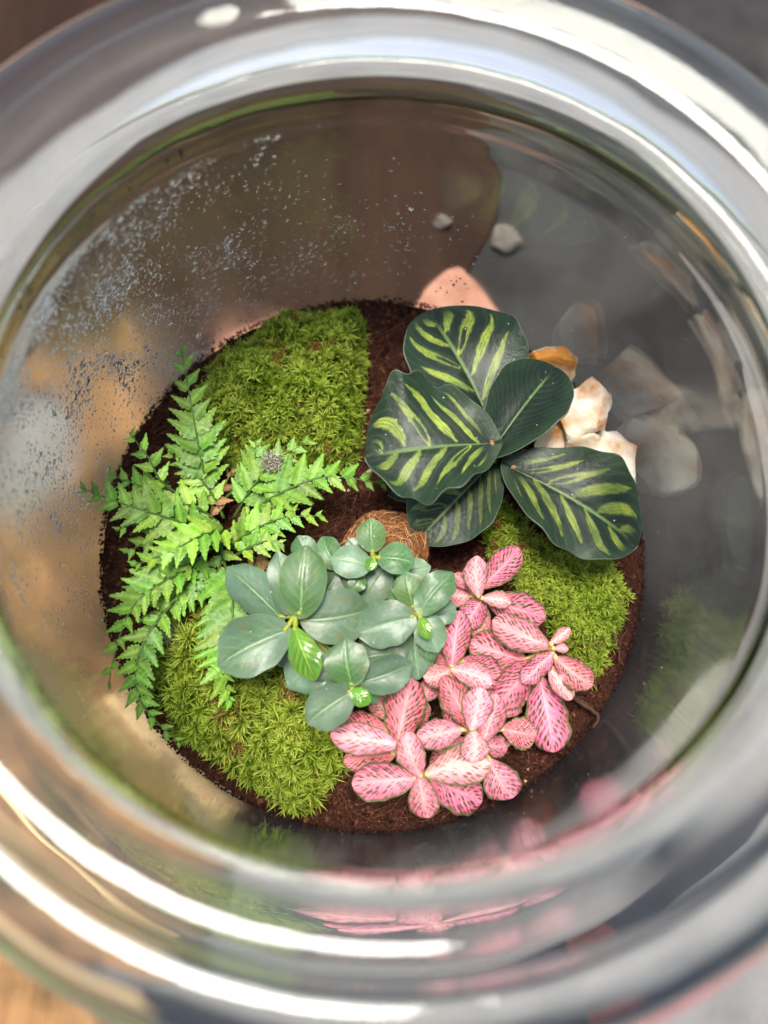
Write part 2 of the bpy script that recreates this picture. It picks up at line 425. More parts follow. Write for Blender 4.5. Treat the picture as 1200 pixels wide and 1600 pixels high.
def fibres(n, seed, rmax, zf, lmin, lmax, cols, r0=0.006):
    r = random.Random(seed); vs, fs, cs = [], [], []
    for _ in range(n):
        rad = rmax*math.sqrt(r.random()); th = r.random()*6.283
        p = Vector((rad*math.cos(th), rad*math.sin(th), 0)); a = r.random()*6.283; L = r.uniform(lmin, lmax)
        path = []; q = p.copy()
        for i in range(6):
            if math.hypot(q.x, q.y) > R_SOIL-0.1: break
            z = float(soil_h(np.array(q.x), np.array(q.y)))+zf+0.06*math.sin(i/5*math.pi)*r.random()*2
            path.append(Vector((q.x, q.y, z))*CM)
            a += r.uniform(-0.5, 0.5); q = q+Vector((math.cos(a), math.sin(a), 0))*L/5
        if len(path) < 3: continue
        v, f = tube(path, [r0*CM*(1-0.5*i/len(path)) for i in range(len(path))], 3, False)
        o = len(vs); vs += v; fs += [tuple(x+o for x in y) for y in f]
        c = cols[r.randrange(len(cols))]; cs += [c]*len(v)
    return mesh_np('fibres', [tuple(v) for v in vs], fs, np.array(cs))
tag(link('soil_fibres', fibres(1100, 5, R_SOIL-0.1, 0.05, 0.3, 1.6, [srgb(120, 72, 48), srgb(90, 52, 36), srgb(140, 96, 66)]), M_CRUMB, soil), kind='stuff')

tag(link('soil_on_glass', wall_crumbs(5200, 21, 0.36, 0.012, 0.06, [srgb(36, 20, 14), srgb(64, 38, 28), srgb(50, 30, 22)]), M_CRUMB, soil), kind='stuff')
tag(link('dust', wall_crumbs(260, 22, 8.0, 0.006, 0.02, [srgb(200, 196, 188), srgb(150, 140, 126)], 1.0), M_CRUMB, jar), kind='stuff')

# ------------------------------------------------------------------ moss
def in_poly(x, y, poly):
    inside = np.zeros(x.shape, bool); n = len(poly)
    for i in range(n):
        x0, y0 = poly[i]; x1, y1 = poly[(i+1) % n]
        c = ((y0 > y) != (y1 > y)) & (x < (x1-x0)*(y-y0)/(y1-y0+1e-12)+x0)
        inside ^= c
    return inside
def poly_dist(x, y, poly):
    d = np.full(x.shape, 1e9); n = len(poly)
    for i in range(n):
        a = np.array(poly[i]); b = np.array(poly[(i+1) % n]); ab = b-a
        t = np.clip(((x-a[0])*ab[0]+(y-a[1])*ab[1])/(ab@ab), 0, 1)
        d = np.minimum(d, np.hypot(x-(a[0]+t*ab[0]), y-(a[1]+t*ab[1])))
    return d
def moss(name, label, px_poly, height, n, n_star, leaf_len, star, seed, lean=0.5):
    r = np.random.default_rng(seed)
    poly = [(p.x/CM, p.y/CM) for p in (at(x, y, 0.5) for x, y in px_poly)]
    xs = [p[0] for p in poly]; ys = [p[1] for p in poly]
    def hgt(x, y):
        d = poly_dist(x, y, poly)
        return height*(1-np.exp(-d/0.6))*(0.55+0.9*vnoise(x*1.3+30, y*1.3+30, seed))+0.30*height*(vnoise(x*3.4+30, y*3.4+30, seed+1)-0.3)
    # cushion dome
    g = 60
    gx = np.linspace(min(xs), max(xs), g); gy = np.linspace(min(ys), max(ys), g)
    X, Y = np.meshgrid(gx, gy, indexing='ij')
    ins = in_poly(X, Y, poly)
    Z = soil_h(X, Y)+np.where(ins, hgt(X, Y), 0)-0.12
    idx = -np.ones((g, g), int); vs = []; fs = []
    for i in range(g-1):
        for j in range(g-1):
            q = [(i, j), (i+1, j), (i+1, j+1), (i, j+1)]
            if sum(ins[a, b] for a, b in q) >= 3:
                f = []
                for a, b in q:
                    if idx[a, b] < 0:
                        idx[a, b] = len(vs); vs.append((X[a, b]*CM, Y[a, b]*CM, Z[a, b]*CM))
                    f.append(int(idx[a, b]))
                fs.append(tuple(f))
    root = link(name, mesh_np(name, vs, fs), M_MOSSB)
    tag(root, label, 'moss')
    # shoots: little stars of narrow leaves, a dense low layer and taller separate stars above it
    V, Cc = [], []
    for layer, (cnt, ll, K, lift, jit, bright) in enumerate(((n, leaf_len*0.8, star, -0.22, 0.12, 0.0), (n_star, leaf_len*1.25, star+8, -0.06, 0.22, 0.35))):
        px, py = [], []
        need = cnt
        gap = 0.0 if layer == 0 else 0.62*leaf_len
        tries = 0
        while len(px) < need and tries < 60:
            tries += 1
            x = r.uniform(min(xs), max(xs), need); y = r.uniform(min(ys), max(ys), need)
            k = in_poly(x, y, poly)
            for a, b in zip(x[k], y[k]):
                if gap and px and min((a-c)**2+(b-d)**2 for c, d in zip(px, py)) < gap*gap: continue
                px.append(a); py.append(b)
                if len(px) >= need: break
        px = np.array(px); py = np.array(py); m_ = len(px)
        px = px+r.normal(0, 0.10, m_)*(r.random(m_) < 0.6); py = py+r.normal(0, 0.10, m_)*(r.random(m_) < 0.6)
        over = np.hypot(px, py) > R_SOIL-0.25
        px[over] *= 0.96; py[over] *= 0.96
        pz = soil_h(px, py)+hgt(px, py)+lift+jit*r.random(m_)
        e = 0.08
        gxn = (hgt(px+e, py)-hgt(px-e, py))/(2*e); gyn = (hgt(px, py+e)-hgt(px, py-e))/(2*e)
        A = np.stack([-gxn*lean+r.normal(0, 0.34, m_), -gyn*lean+r.normal(0, 0.34, m_), np.ones(m_)], -1)
        A /= np.linalg.norm(A, axis=1)[:, None]
        U = np.cross(A, r.normal(0, 1, (m_, 3))); U /= np.linalg.norm(U, axis=1)[:, None]
        W = np.cross(A, U)
        tone = vnoise(px*1.1+70, py*1.1+70, seed+5); t2 = r.random(m_)
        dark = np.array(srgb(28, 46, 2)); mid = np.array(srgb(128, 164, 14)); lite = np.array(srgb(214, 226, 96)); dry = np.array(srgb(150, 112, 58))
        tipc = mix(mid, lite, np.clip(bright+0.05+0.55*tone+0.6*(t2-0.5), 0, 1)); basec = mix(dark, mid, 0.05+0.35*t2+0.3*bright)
        dr = (r.random(m_) < 0.02) | ((vnoise(px*1.5+10, py*1.5+10, seed+9) > 0.84) & (r.random(m_) < 0.3))
        tipc[dr] = dry; basec[dr] = dry*0.7
        sz = ll*(0.65+0.7*r.random(m_))
        for k in range(K):
            ph = 2*math.pi*k*0.381966+r.normal(0, 0.25, m_)
            ring = k/K
            ele = 0.10+1.15*ring+r.normal(0, 0.14, m_)
            L = sz*(1.05-0.40*ring)*(0.75+0.5*r.random(m_))
            rad = U*np.cos(ph)[:, None]+W*np.sin(ph)[:, None]
            side = -U*np.sin(ph)[:, None]+W*np.cos(ph)[:, None]
            dirn = rad*np.cos(ele)[:, None]+A*np.sin(ele)[:, None]
            base = np.stack([px, py, pz], -1)+A*(ring*0.12)
            w = (0.016+0.008*r.random(m_))*(ll/0.3)**0.6
            m = base+dirn*(L*0.5)[:, None]+A*(L*0.07)[:, None]
            t = base+dirn*L[:, None]-A*(L*0.10*(1-ring))[:, None]
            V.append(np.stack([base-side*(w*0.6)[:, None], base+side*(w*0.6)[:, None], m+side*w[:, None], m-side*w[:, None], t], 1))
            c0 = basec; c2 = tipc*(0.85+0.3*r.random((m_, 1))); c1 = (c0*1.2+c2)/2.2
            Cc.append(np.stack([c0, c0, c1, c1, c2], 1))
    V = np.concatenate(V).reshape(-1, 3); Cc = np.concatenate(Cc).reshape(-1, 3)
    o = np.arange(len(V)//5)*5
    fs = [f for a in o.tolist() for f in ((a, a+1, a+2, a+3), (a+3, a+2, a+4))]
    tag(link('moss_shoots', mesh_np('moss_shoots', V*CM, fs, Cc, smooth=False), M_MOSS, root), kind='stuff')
    return root
moss('moss_cushion', 'bright green moss cushion at the back, between fern and bare soil',
     [(563, 492), (515, 486), (465, 494), (425, 510), (385, 534), (340, 562), (308, 606), (302, 655), (335, 710), (380, 735), (440, 720), (500, 722), (545, 735), (562, 690), (558, 640), (568, 580)],
     1.35, 1500, 620, 0.28, 12, 11, 0.6)
moss('moss_cushion', 'large moss cushion with star-shaped tips below the fern and fig leaves',
     [(235, 1010), (262, 960), (310, 930), (370, 960), (450, 1010), (500, 1090), (535, 1160), (530, 1205), (505, 1235), (480, 1262), (445, 1278), (425, 1245), (385, 1222), (330, 1180), (280, 1145), (248, 1085)],
     0.95, 1500, 480, 0.36, 14, 12, 0.7)
moss('moss_cushion', 'small moss cushion at the right, under the striped leaf beside the pink leaves',
     [(770, 770), (830, 830), (900, 860), (955, 870), (978, 925), (962, 985), (940, 1040), (925, 1062), (890, 1010), (840, 950), (790, 900), (755, 830)],
     0.6, 1000, 380, 0.25, 12, 13, 0.6)

# ------------------------------------------------------------------ stones inside
def stone(name, label, px, py, z, sx, sy, sz, seed, rz=0, group=None, mat=None, sub=4):
    r = random.Random(seed)
    bm = bmesh.new(); bmesh.ops.create_icosphere(bm, subdivisions=sub, radius=1.0)
    planes = []
    for _ in range(9):
        n = Vector((r.gauss(0, 1), r.gauss(0, 1), r.gauss(0, 1))).normalized(); planes.append((n, r.uniform(0.45, 0.8)))
    for v in bm.verts:
        for n, d in planes:
            k = v.co.dot(n)
            if k > d: v.co -= n*(k-d)*0.99
        nn = noise.noise(v.co*2.2+Vector((seed, 0, 0)))*0.16+noise.noise(v.co*6+Vector((0, seed, 0)))*0.035
        v.co *= 1+nn
    bmesh.ops.scale(bm, verts=bm.verts, vec=(sx*CM, sy*CM, sz*CM))
    me = bpy.data.meshes.new(name); bm.to_mesh(me); bm.free()
    me.polygons.foreach_set('use_smooth', [False]*len(me.polygons))
    o = link(name, me, mat or M_STONE); o.location = at(px, py, z); o.rotation_euler = (r.uniform(-.3, .3), r.uniform(-.3, .3), rz)
    tag(o, label, 'stone', group)
    return o
G_ST = 'pale stones beside the striped plant'
stone('stone', 'orange-stained white stone, largest of those beside the striped leaves', 893, 648, 1.0, 1.0, 1.2, 1.5, 21, 0.5, G_ST)
stone('stone', 'white angular stone with tan edge just above the lower right striped leaf', 954, 722, 0.8, 0.95, 1.3, 1.5, 22, 0.4, G_ST)
stone('stone', 'small tan stone wedged between the two larger pale stones', 912, 700, 0.8, 0.8, 0.55, 0.9, 23, 0.2, G_ST)
stone('stone', 'cream stone peeking out behind the upper striped leaf', 846, 580, 0.9, 1.1, 0.9, 1.4, 24, 0.1, G_ST)
stone('stone', 'amber stone leaning on the glass beside the largest pale stone', 928, 640, 1.0, 0.5, 0.8, 1.3, 26, -0.4, G_ST)
stone('stone', 'creamy stone mostly hidden under the plain dark leaf', 866, 694, 0.6, 0.8, 0.7, 0.8, 25, 0.9, G_ST)

# ------------------------------------------------------------------ leaves: grids with a pigment pattern
def leaf_grid(nu, nv, prof, wl=1.0, wr=1.0, cup=0.12, arch=0.12, wav=0.0, wavn=3, seed=0, bend=0.0, fold=0.06, tipdrop=0.0, pucker=0.0):
    """unit leaf: base at origin, tip at (0,1,0), half widths wl / wr times prof(u). Returns verts (nu*nv,3), u, v, faces"""
    u = np.linspace(0, 1, nu); u = 0.5*u+0.5*(u*u*(3-2*u)) if nu > 14 else u
    v = np.linspace(-1, 1, nv)
    U, V = np.meshgrid(u, v, indexing='ij')
    pw = prof(U)
    pw = np.maximum(pw, 0.0)
    edge = np.abs(V)
    ewob = 1+0.05*wav*np.sin(U*wavn*9+seed*1.7+V)*edge
    X = V*pw*np.where(V < 0, wl, wr)*ewob+bend*np.sin(U*math.pi)
    # the base lobes reach back beside the stalk
    Y = U-0.05*edge**2*(1-U)**6*2
    Z = arch*np.sin(U*math.pi)*1.0-tipdrop*U**2+cup*(edge**1.6)*pw*2-fold*np.exp(-(V/0.09)**2)*pw
    Z = Z+wav*0.10*np.sin(U*math.pi*wavn+seed+np.sign(V)*1.3)*edge**2*pw*2
    if pucker > 0:
        Z = Z+pucker*np.sin((U-0.35*edge)*2*math.pi*6.5)*edge*(1-edge)*4*pw*0.2
    vs = np.stack([X, Y, Z], -1).reshape(-1, 3)
    i, j = np.meshgrid(np.arange(nu-1), np.arange(nv-1), indexing='ij')
    a = (i*nv+j).ravel(); fs = np.stack([a, a+1, a+nv+1, a+nv], 1)
    return vs, U, V, fs
def frame(base, tip, roll=0.0, up=Vector((0, 0, 1))):
    l = (tip-base); L = l.length; l = l/L
    x = l.cross(up).normalized(); n = x.cross(l)
    q = Matrix.Rotation(roll, 3, l)
    return L, q @ x, l, q @ n
def put(o, base, tip, width, roll, parent_loc, zscale=None):
    """place a unit leaf (length along Y, full width 1 along X) with its base and tip at two points"""
    L, x, y, n = frame(base, tip, roll)
    zs = zscale if zscale else L
    M = Matrix(((x.x*width, y.x*L, n.x*zs, base.x-parent_loc.x), (x.y*width, y.y*L, n.y*zs, base.y-parent_loc.y), (x.z*width, y.z*L, n.z*zs, base.z-parent_loc.z), (0, 0, 0, 1)))
    o.matrix_basis = M
def ovate(U, p=0.8, q=0.75, pk=None):
    f = np.power(np.clip(U, 0, 1), p)*np.power(np.clip(1-U, 0, 1), q)
    um = p/(p+q); return 0.5*f/(um**p*(1-um)**q)

# peacock plant ------------------------------------------------------------------
def peacock_colour(U, V, seed, stripes=5.0, strength=1.0, lo=0.10, hi=0.88):
    e = np.abs(V); sgn = np.where(V < 0, 0, 1)
    wob = 0.05*(vnoise(U*4+seed, V*3+30, seed)-0.5)
    s = U-0.56*e**1.25*(1-0.45*U)+wob
    ph = s*stripes+0.42*sgn+seed*0.21
    k = np.floor(ph); f = ph-k
    def h(n): return np.abs(np.sin((n+sgn*17+seed*3.1)*12.9898)*43758.5453) % 1
    r0 = -0.02+0.08*h(k+5); r1 = 0.74+0.16*h(k+9)
    tt = np.clip((e-r0)/(r1-r0), 0, 1)
    taper = np.sin(np.clip(tt, 0, 1)**0.9*math.pi)**0.75*((e > r0) & (e < r1))
    half = (0.21+0.09*h(k))*taper
    d = np.abs(f-0.5)+0.09*(vnoise(U*22+seed, V*16+5, seed+6)-0.5)
    band = sstep(half+0.03, half-0.05, d)*(taper > 0.02)
    # dark eye-shaped patch on the midrib side of some stripes
    eye = (np.abs(f-0.5)/0.13)**2+((e-0.24)/0.17)**2
    band = band*np.where(h(k+2) > 0.72, sstep(0.7, 1.15, eye), 1.0)
    band = band*sstep(lo-0.06, lo+0.05, U)*sstep(hi+0.08, hi-0.05, U)*strength*(0.75+0.25*h(k+3))
    lines = 0.5+0.5*np.cos((f-0.5)*2*math.pi*6.5)
    band = band*(1-0.6*sstep(0.86, 0.99, 1-lines))
    cross = vnoise(U*90+seed, V*34+11, seed+2)
    band = band*(0.72+0.36*cross)
    tone = vnoise(U*3+3, V*2+40, seed+3)
    dark = mix(srgb(18, 30, 21), srgb(40, 58, 38), np.clip(0.30*tone+0.75*sstep(0.5, 0.95, e)*(0.6+0.4*tone), 0, 1))
    yel = mix(srgb(92, 116, 40), srgb(152, 164, 66), vnoise(U*6+8, V*6+20, seed+4))
    c = mix(dark, yel, np.clip(band, 0, 1))
    fine = 0.5+0.5*np.cos(s*stripes*2*math.pi*9.0)
    c = c*(0.88+0.18*fine)[..., None]
    faint = 0.5+0.5*np.cos(s*stripes*2*math.pi*2.0)
    c = mix(c, srgb(72, 98, 66), 0.16*sstep(0.80, 1, faint)*(1-band))
    rib = sstep(0.030, 0.012, e*(0.4+0.8*np.clip(1-U, 0, 1)))*sstep(0.97, 0.7, U)
    c = mix(c, srgb(96, 120, 62), 0.75*rib)
    c = mix(c, srgb(130, 140, 118), 0.45*sstep(0.99, 0.999, e))
    return c.reshape(-1, 3)
def thicken(o, t):
    m = o.modifiers.new('thickness', 'SOLIDIFY'); m.thickness = t; m.offset = -1; m.use_even_offset = False
peacock_c = at(787, 718, 1.4)
pp = empty('peacock_plant', at(790, 725, 0.1))
tag(pp, 'dark green peacock plant with feathered yellow-green stripes on broad oval leaves', 'plant')
PP = pp.location.copy()
#  base px, tip px, base z, tip z, left half-width px, right half-width px (facing the tip), roll, cup, arch, wav, stripes, strength, bend
PEACOCK = [
    ((766, 693), (571, 714), 3.3, 3.2, 92, 137, 0.10, 0.05, 0.10, 1.3, 5.2, 1.0, -0.02, 0.70, 0.62),
    ((775, 680), (668, 486), 2.6, 2.4, 92, 112, 0.0, 0.08, 0.10, 0.4, 5.4, 1.0, 0.0, 0.72, 0.62),
    ((769, 704), (868, 574), 3.0, 3.1, 62, 70, -0.15, 0.16, 0.08, 0.25, 6.0, 0.0, 0.0, 0.72, 0.60),
    ((803, 733), (996, 852), 2.6, 2.4, 92, 82, 0.05, 0.06, 0.12, 0.6, 5.0, 0.8, 0.0, 0.66, 0.62),
    ((770, 722), (650, 846), 2.2, 2.0, 66, 80, -0.1, 0.10, 0.08, 0.3, 6.0, 0.5, 0.0, 0.72, 0.70),
    ((735, 735), (606, 772), 1.7, 1.5, 50, 42, 0.3, 0.10, 0.05, 0.3, 6.0, 0.35, 0.0, 0.72, 0.70),
]
for i, (b, t, zb, zt, wl, wr, roll, cup, arch, wav, ns, stg, bend, p, q) in enumerate(PEACOCK):
    B, T = at(*b, zb), at(*t, zt)
    stem0 = PP+Vector((random.uniform(-.003, .003), random.uniform(-.003, .003), -0.002))
    mid = (stem0+B)*0.5+Vector((0, 0, 0.008))+(Vector((peacock_c.x, peacock_c.y, B.z))-B)*0.3
    path = [x-PP for x in bez(stem0, mid, B, 10)]
    v, f = tube(path, [0.0016-0.0005*k/9 for k in range(10)], 8)
    cs = [mix(srgb(96, 52, 40), srgb(128, 92, 56), np.array(k/9.0)) for k in range(10) for _ in range(8)]
    pet = link('petiole', mesh_np('petiole', [tuple(x) for x in v], f, np.array(cs)), M_STEM, pp)
    L = (T-B).length
    z = (zb+zt)/2
    vs, U, V, fs = leaf_grid(150, 110, lambda u: ovate(u, p, q), px_size(2*wl, z)/L, px_size(2*wr, z)/L, cup, arch, wav, 3.0, i*1.3, bend, 0.02)
    col = peacock_colour(U, V, 3+i, ns, stg)
    lf = link('leaf', mesh_np('leaf', vs, fs, col), M_CAL, pet)
    put(lf, B, T, L, roll, PP)
    thicken(lf, 0.012)

# pink nerve plant -----------------------------------------------------------------
def fittonia_colour(U, V, seed, green=1.0, pale=0.5):
    e = np.abs(V); sgn = np.where(V < 0, 0, 1)
    s = U-0.42*e*(1-0.3*U)+0.05*(vnoise(U*5+seed*3, V*4+60, seed+11)-0.5)
    nrow = 10.5
    ph = s*nrow+0.5*sgn+seed*0.37; k = np.floor(ph); f = ph-k
    ce = e*3.6*(0.7+0.6*np.sin(np.clip(U, 0.02, 1)*math.pi))+0.5*(k % 2)
    kc = np.floor(ce); g = ce-kc
    def h(a): return np.abs(np.sin((k*7.1+kc*13.7+sgn*3.3+seed*1.9+a)*12.9898)*43758.5453) % 1
    d = ((f-0.5+0.25*(h(6)-0.5))/(0.24+0.22*h(1)))**2+((g-0.5+0.3*(h(7)-0.5))/(0.28+0.24*h(2)))**2
    isl = sstep(1.15, 0.6, d)*(h(3) < (0.62+0.38*green)*np.clip(0.6+1.0*e, 0, 1))*sstep(0.07, 0.16, e)*sstep(0.03, 0.12, U)
    pink = mix(mix(srgb(236, 138, 156), srgb(230, 104, 136), sstep(0.10, 0.8, e)), srgb(214, 72, 110), 0.8*vnoise(U*3+seed, V*2+9, seed))
    pink = mix(pink, srgb(246, 196, 186), np.clip(0.85*pale*(1-0.6*sstep(0.1, 0.8, e)), 0, 1))
    vein = 0.5+0.5*np.cos(ph*2*math.pi)
    pink = mix(pink, srgb(248, 186, 192), 0.30*sstep(0.7, 1.0, vein)*sstep(0.95, 0.5, e))
    grn = mix(srgb(40, 60, 24), srgb(74, 88, 40), h(4))
    c = mix(pink, grn, np.clip(isl*(0.66+0.32*green), 0, 1))
    mw = 0.09+0.09*vnoise(U*14+seed, V*0+sgn*9.0, seed+8)
    mar = sstep(1-mw-0.05, 1-mw*0.4, e)
    c = mix(c, mix(srgb(62, 84, 36), srgb(92, 108, 56), vnoise(U*20, V*3+5, seed)), 0.92*mar)
    rib = sstep(0.07, 0.02, e)*sstep(0.95, 0.5, U)
    c = mix(c, srgb(240, 190, 176), 0.5*rib)
    return c.reshape(-1, 3)
FIT_VARS = []
for sd in range(10):
    green = [0.25, 0.9, 0.5, 1.0, 0.35, 0.7, 0.15, 0.85, 0.55, 0.4][sd]; pale = [0.7, 0.1, 0.4, 0.1, 0.9, 0.3, 0.8, 0.0, 0.5, 0.6][sd]
    rr_ = random.Random(sd)
    vs, U, V, fs = leaf_grid(64, 45, lambda u: ovate(u, 0.80, 0.60), 1, 1, rr_.uniform(-0.04, 0.05), rr_.uniform(0.01, 0.06), rr_.uniform(0.5, 1.2), rr_.uniform(2.4, 4.2), sd*1.1, rr_.uniform(-.09, .09), 0.02, rr_.uniform(0.0, 0.14), 0.16)
    me = mesh_np('leaf', vs, fs, fittonia_colour(U, V, sd+2, green, pale)); me.materials.append(M_FIT); FIT_VARS.append(me)
PALE, MIDV, PATT = (0, 4, 6, 9), (2, 5, 8), (1, 3, 7)
# shoot centre px, height; leaves: base px, tip px, width px, dz base, dz tip, kind
Z5 = lambda x, y: (500+x/2.4, 830+y/2.4)
FITTONIA = [
    ((385, 915), 2.3, [((375, 915), (325, 758), 98, .15, .55, 'p'), ((352, 930), (118, 955), 128, .0, -.1, 'm'), ((375, 925), (410, 1078), 100, .1, .05, 'm'), ((408, 910), (642, 868), 132, .05, .1, 'p'),
                       ((425, 935), (612, 1015), 138, -.5, -.75, 't')]),
    ((570, 745), 2.5, [((570, 738), (604, 586), 108, .2, .45, 'm'), ((562, 735), (462, 543), 102, .05, .3, 't'), ((612, 782), (660, 612), 96, -.1, .2, 'm'), ((527, 742), (362, 778), 102, -.1, -.1, 'm'),
                       ((575, 750), (572, 866), 100, .15, .2, 'p'), ((690, 742), (812, 765), 108, -.4, -.55, 't'), ((615, 802), (708, 806), 74, -.5, -.6, 'm'), ((555, 790), (448, 835), 86, -.6, -.7, 'm'),
                       ((640, 862), (728, 1005), 122, -.7, -.9, 'm')]),
    ((495, 515), 2.3, [((495, 500), (522, 298), 108, .1, .35, 't'), ((487, 520), (388, 548), 84, .05, .1, 'p'), ((500, 520), (648, 572), 94, .2, .25, 'p'), ((487, 542), (522, 745), 104, -.05, -.1, 't'),
                       ((540, 485), (678, 560), 120, -.4, -.5, 't'), ((480, 500), (430, 450), 60, -.4, -.3, 'm')]),
    ((595, 245), 2.1, [((595, 240), (588, 94), 86, .25, .65, 'p'), ((612, 205), (748, 62), 110, .0, .2, 't'), ((632, 258), (848, 322), 126, -.15, -.25, 't'), ((612, 252), (718, 268), 62, .2, .25, 'p'),
                       ((562, 218), (502, 160), 58, -.1, .0, 'm'), ((562, 240), (480, 235), 84, -.2, -.2, 'm'), ((612, 252), (540, 360), 96, -.1, -.2, 't'), ((622, 290), (584, 404), 70, -.5, -.6, 'm')]),
    ((870, 440), 2.2, [((855, 428), (648, 332), 122, -.05, .0, 'm'), ((868, 418), (938, 364), 46, .3, .5, 'p'), ((880, 440), (932, 442), 34, .3, .4, 'p'), ((872, 458), (763, 570), 80, .1, .05, 'm'),
                       ((885, 478), (1028, 582), 104, .05, .0, 'm'), ((858, 508), (946, 632), 74, -.05, -.1, 'm'), ((826, 560), (882, 834), 150, -.5, -.9, 't'), ((800, 490), (662, 660), 130, -.4, -.6, 't'),
                       ((762, 485), (560, 420), 140, -.6, -.5, 't'), ((775, 570), (700, 700), 70, -.7, -.8, 'm')]),
    ((287, 795), 2.1, [((290, 792), (342, 550), 142, .1, .4, 't'), ((288, 800), (38, 762), 106, .2, .15, 'm'), ((245, 740), (70, 722), 96, -.35, -.4, 't'), ((272, 840), (88, 862), 96, -.45, -.55, 't'),
                       ((290, 700), (185, 622), 80, -.6, -.6, 'm'), ((372, 640), (430, 548), 72, -.5, -.45, 'm')]),
    ((640, 850), 1.4, [((560, 850), (410, 880), 110, -.3, -.4, 't'), ((660, 640), (590, 560), 90, .1, .2, 't'), ((540, 640), (640, 560), 80, .1, .2, 'm'), ((470, 640), (450, 560), 60, .0, .2, 'm'), ((340, 740), (400, 640), 80, -.1, .1, 'm')]),
]
fp = empty('nerve_plant', at(745, 1090, 0.1)); FPL = fp.location.copy()
tag(fp, 'pink nerve plant with green-edged leaves, clustered at the lower right', 'plant')
rf = random.Random(31); used = 0
for c, zc, leaves in FITTONIA:
    cx, cy_ = Z5(*c)
    C = at(cx, cy_, zc)
    g0 = Vector((C.x*0.94+FPL.x*0.06, C.y*0.94+FPL.y*0.06, 0.001))
    path = [x-FPL for x in bez(g0, (g0+C)*0.5+Vector((rf.uniform(-.002, .002), rf.uniform(-.002, .002), 0)), C+Vector((0, 0, 0.0012)), 8)]
    v, f = tube(path, [0.0013]*7+[0.0007], 8)
    cs = np.array([srgb(150, 132, 78)]*len(v))
    # short leaf stalks belong to the shoot
    v = list(v); f = list(f); cs = list(cs)
    for (b, t, w, db, dt, kd) in leaves:
        B = at(*Z5(*b), zc+db)
        if (B-C).length < 0.02:
            st = C-Vector((0, 0, max(0, -db)*CM+0.001))
            vv, ff = tube([x-FPL for x in bez(st, (st+B)*0.5, B, 4)], [0.0007]*4, 6)
            o = len(v); v += vv; f += [tuple(x+o for x in y) for y in ff]; cs += [srgb(200, 180, 110)]*len(vv)
    sh = link('shoot', mesh_np('shoot', [tuple(x) for x in v], f, np.array(cs)), M_STEM, fp)
    for (b, t, w, db, dt, kd) in leaves:
        B, T = at(*Z5(*b), zc+db), at(*Z5(*t), zc+dt)
        me = FIT_VARS[rf.choice({'p': PALE, 'm': MIDV+PALE[:1], 't': PATT}[kd])]
        lf = link('leaf', me, None, sh)
        put(lf, B, T, px_size(w/2.4, zc+(db+dt)/2)*1.12, rf.uniform(-.22, .22), FPL)

# creeping fig in its coir plug -------------------------------------------------------
def fig_colour(U, V, seed, young=False, grey=0.5):
    e = np.abs(V)
    if young:
        a = mix(srgb(74, 128, 26), srgb(112, 164, 40), vnoise(U*3+seed, V*2+9, seed))
        ribc = srgb(170, 200, 80)
    else:
        a = mix(srgb(60, 100, 38), srgb(108, 132, 108), np.clip(grey+0.5*(vnoise(U*2.5+seed, V*2+9, seed)-0.5), 0, 1))
        ribc = srgb(128, 158, 104)
    s = U-0.38*e
    lat = 0.5+0.5*np.cos((s*6.0+0.4*(V > 0))*2*math.pi)
    a = mix(a, np.array(ribc), 0.38*sstep(0.90, 1.0, lat)*sstep(0.95, 0.4, e))
    blem = sstep(0.80, 0.90, vnoise(U*7+seed*3, V*5+50, seed+14))
    a = mix(a, srgb(122, 110, 66), 0.45*blem)
    net = vnoise(U*38+seed, V*26+50, seed+4)
    a = a*(0.88+0.24*net)[..., None]
    rib = sstep(0.055, 0.020, e)*sstep(1.0, 0.7, U)
    a = mix(a, np.array(ribc), 0.85*rib)
    a = mix(a, srgb(120, 132, 96), 0.5*sstep(0.975, 0.995, e))
    return a.reshape(-1, 3)
FIG_OLD, FIG_GRN = [], []
for sd in range(6):
    r_ = random.Random(100+sd)
    for lst, gr in ((FIG_OLD, 0.75), (FIG_GRN, 0.2)):
        vs, U, V, fs = leaf_grid(48, 33, lambda u: ovate(u, 0.50, 0.56)*(1-0.35*sstep(0.80, 0.97, u)), 1, 1, r_.uniform(-0.12, 0.16), r_.uniform(0.02, 0.12), r_.uniform(0.2, 0.7), 2.0, sd*1.9, r_.uniform(-.05, .05), 0.035, r_.uniform(0, 0.1))
        me = mesh_np('leaf', vs, fs, fig_colour(U, V, sd+4, False, gr)); me.materials.append(M_FIG); lst.append(me)
vs, U, V, fs = leaf_grid(48, 33, lambda u: ovate(u, 0.75, 0.72), 1, 1, 0.10, 0.12, 0.8, 2.5, 2.0, 0.03, 0.06, 0.1, 0.12)
FIG_YNG = mesh_np('leaf', vs, fs, fig_colour(U, V, 9, True)); FIG_YNG.materials.append(M_FIGY)
Z4 = lambda x, y: (320+x/2.857, 780+y/2.857)
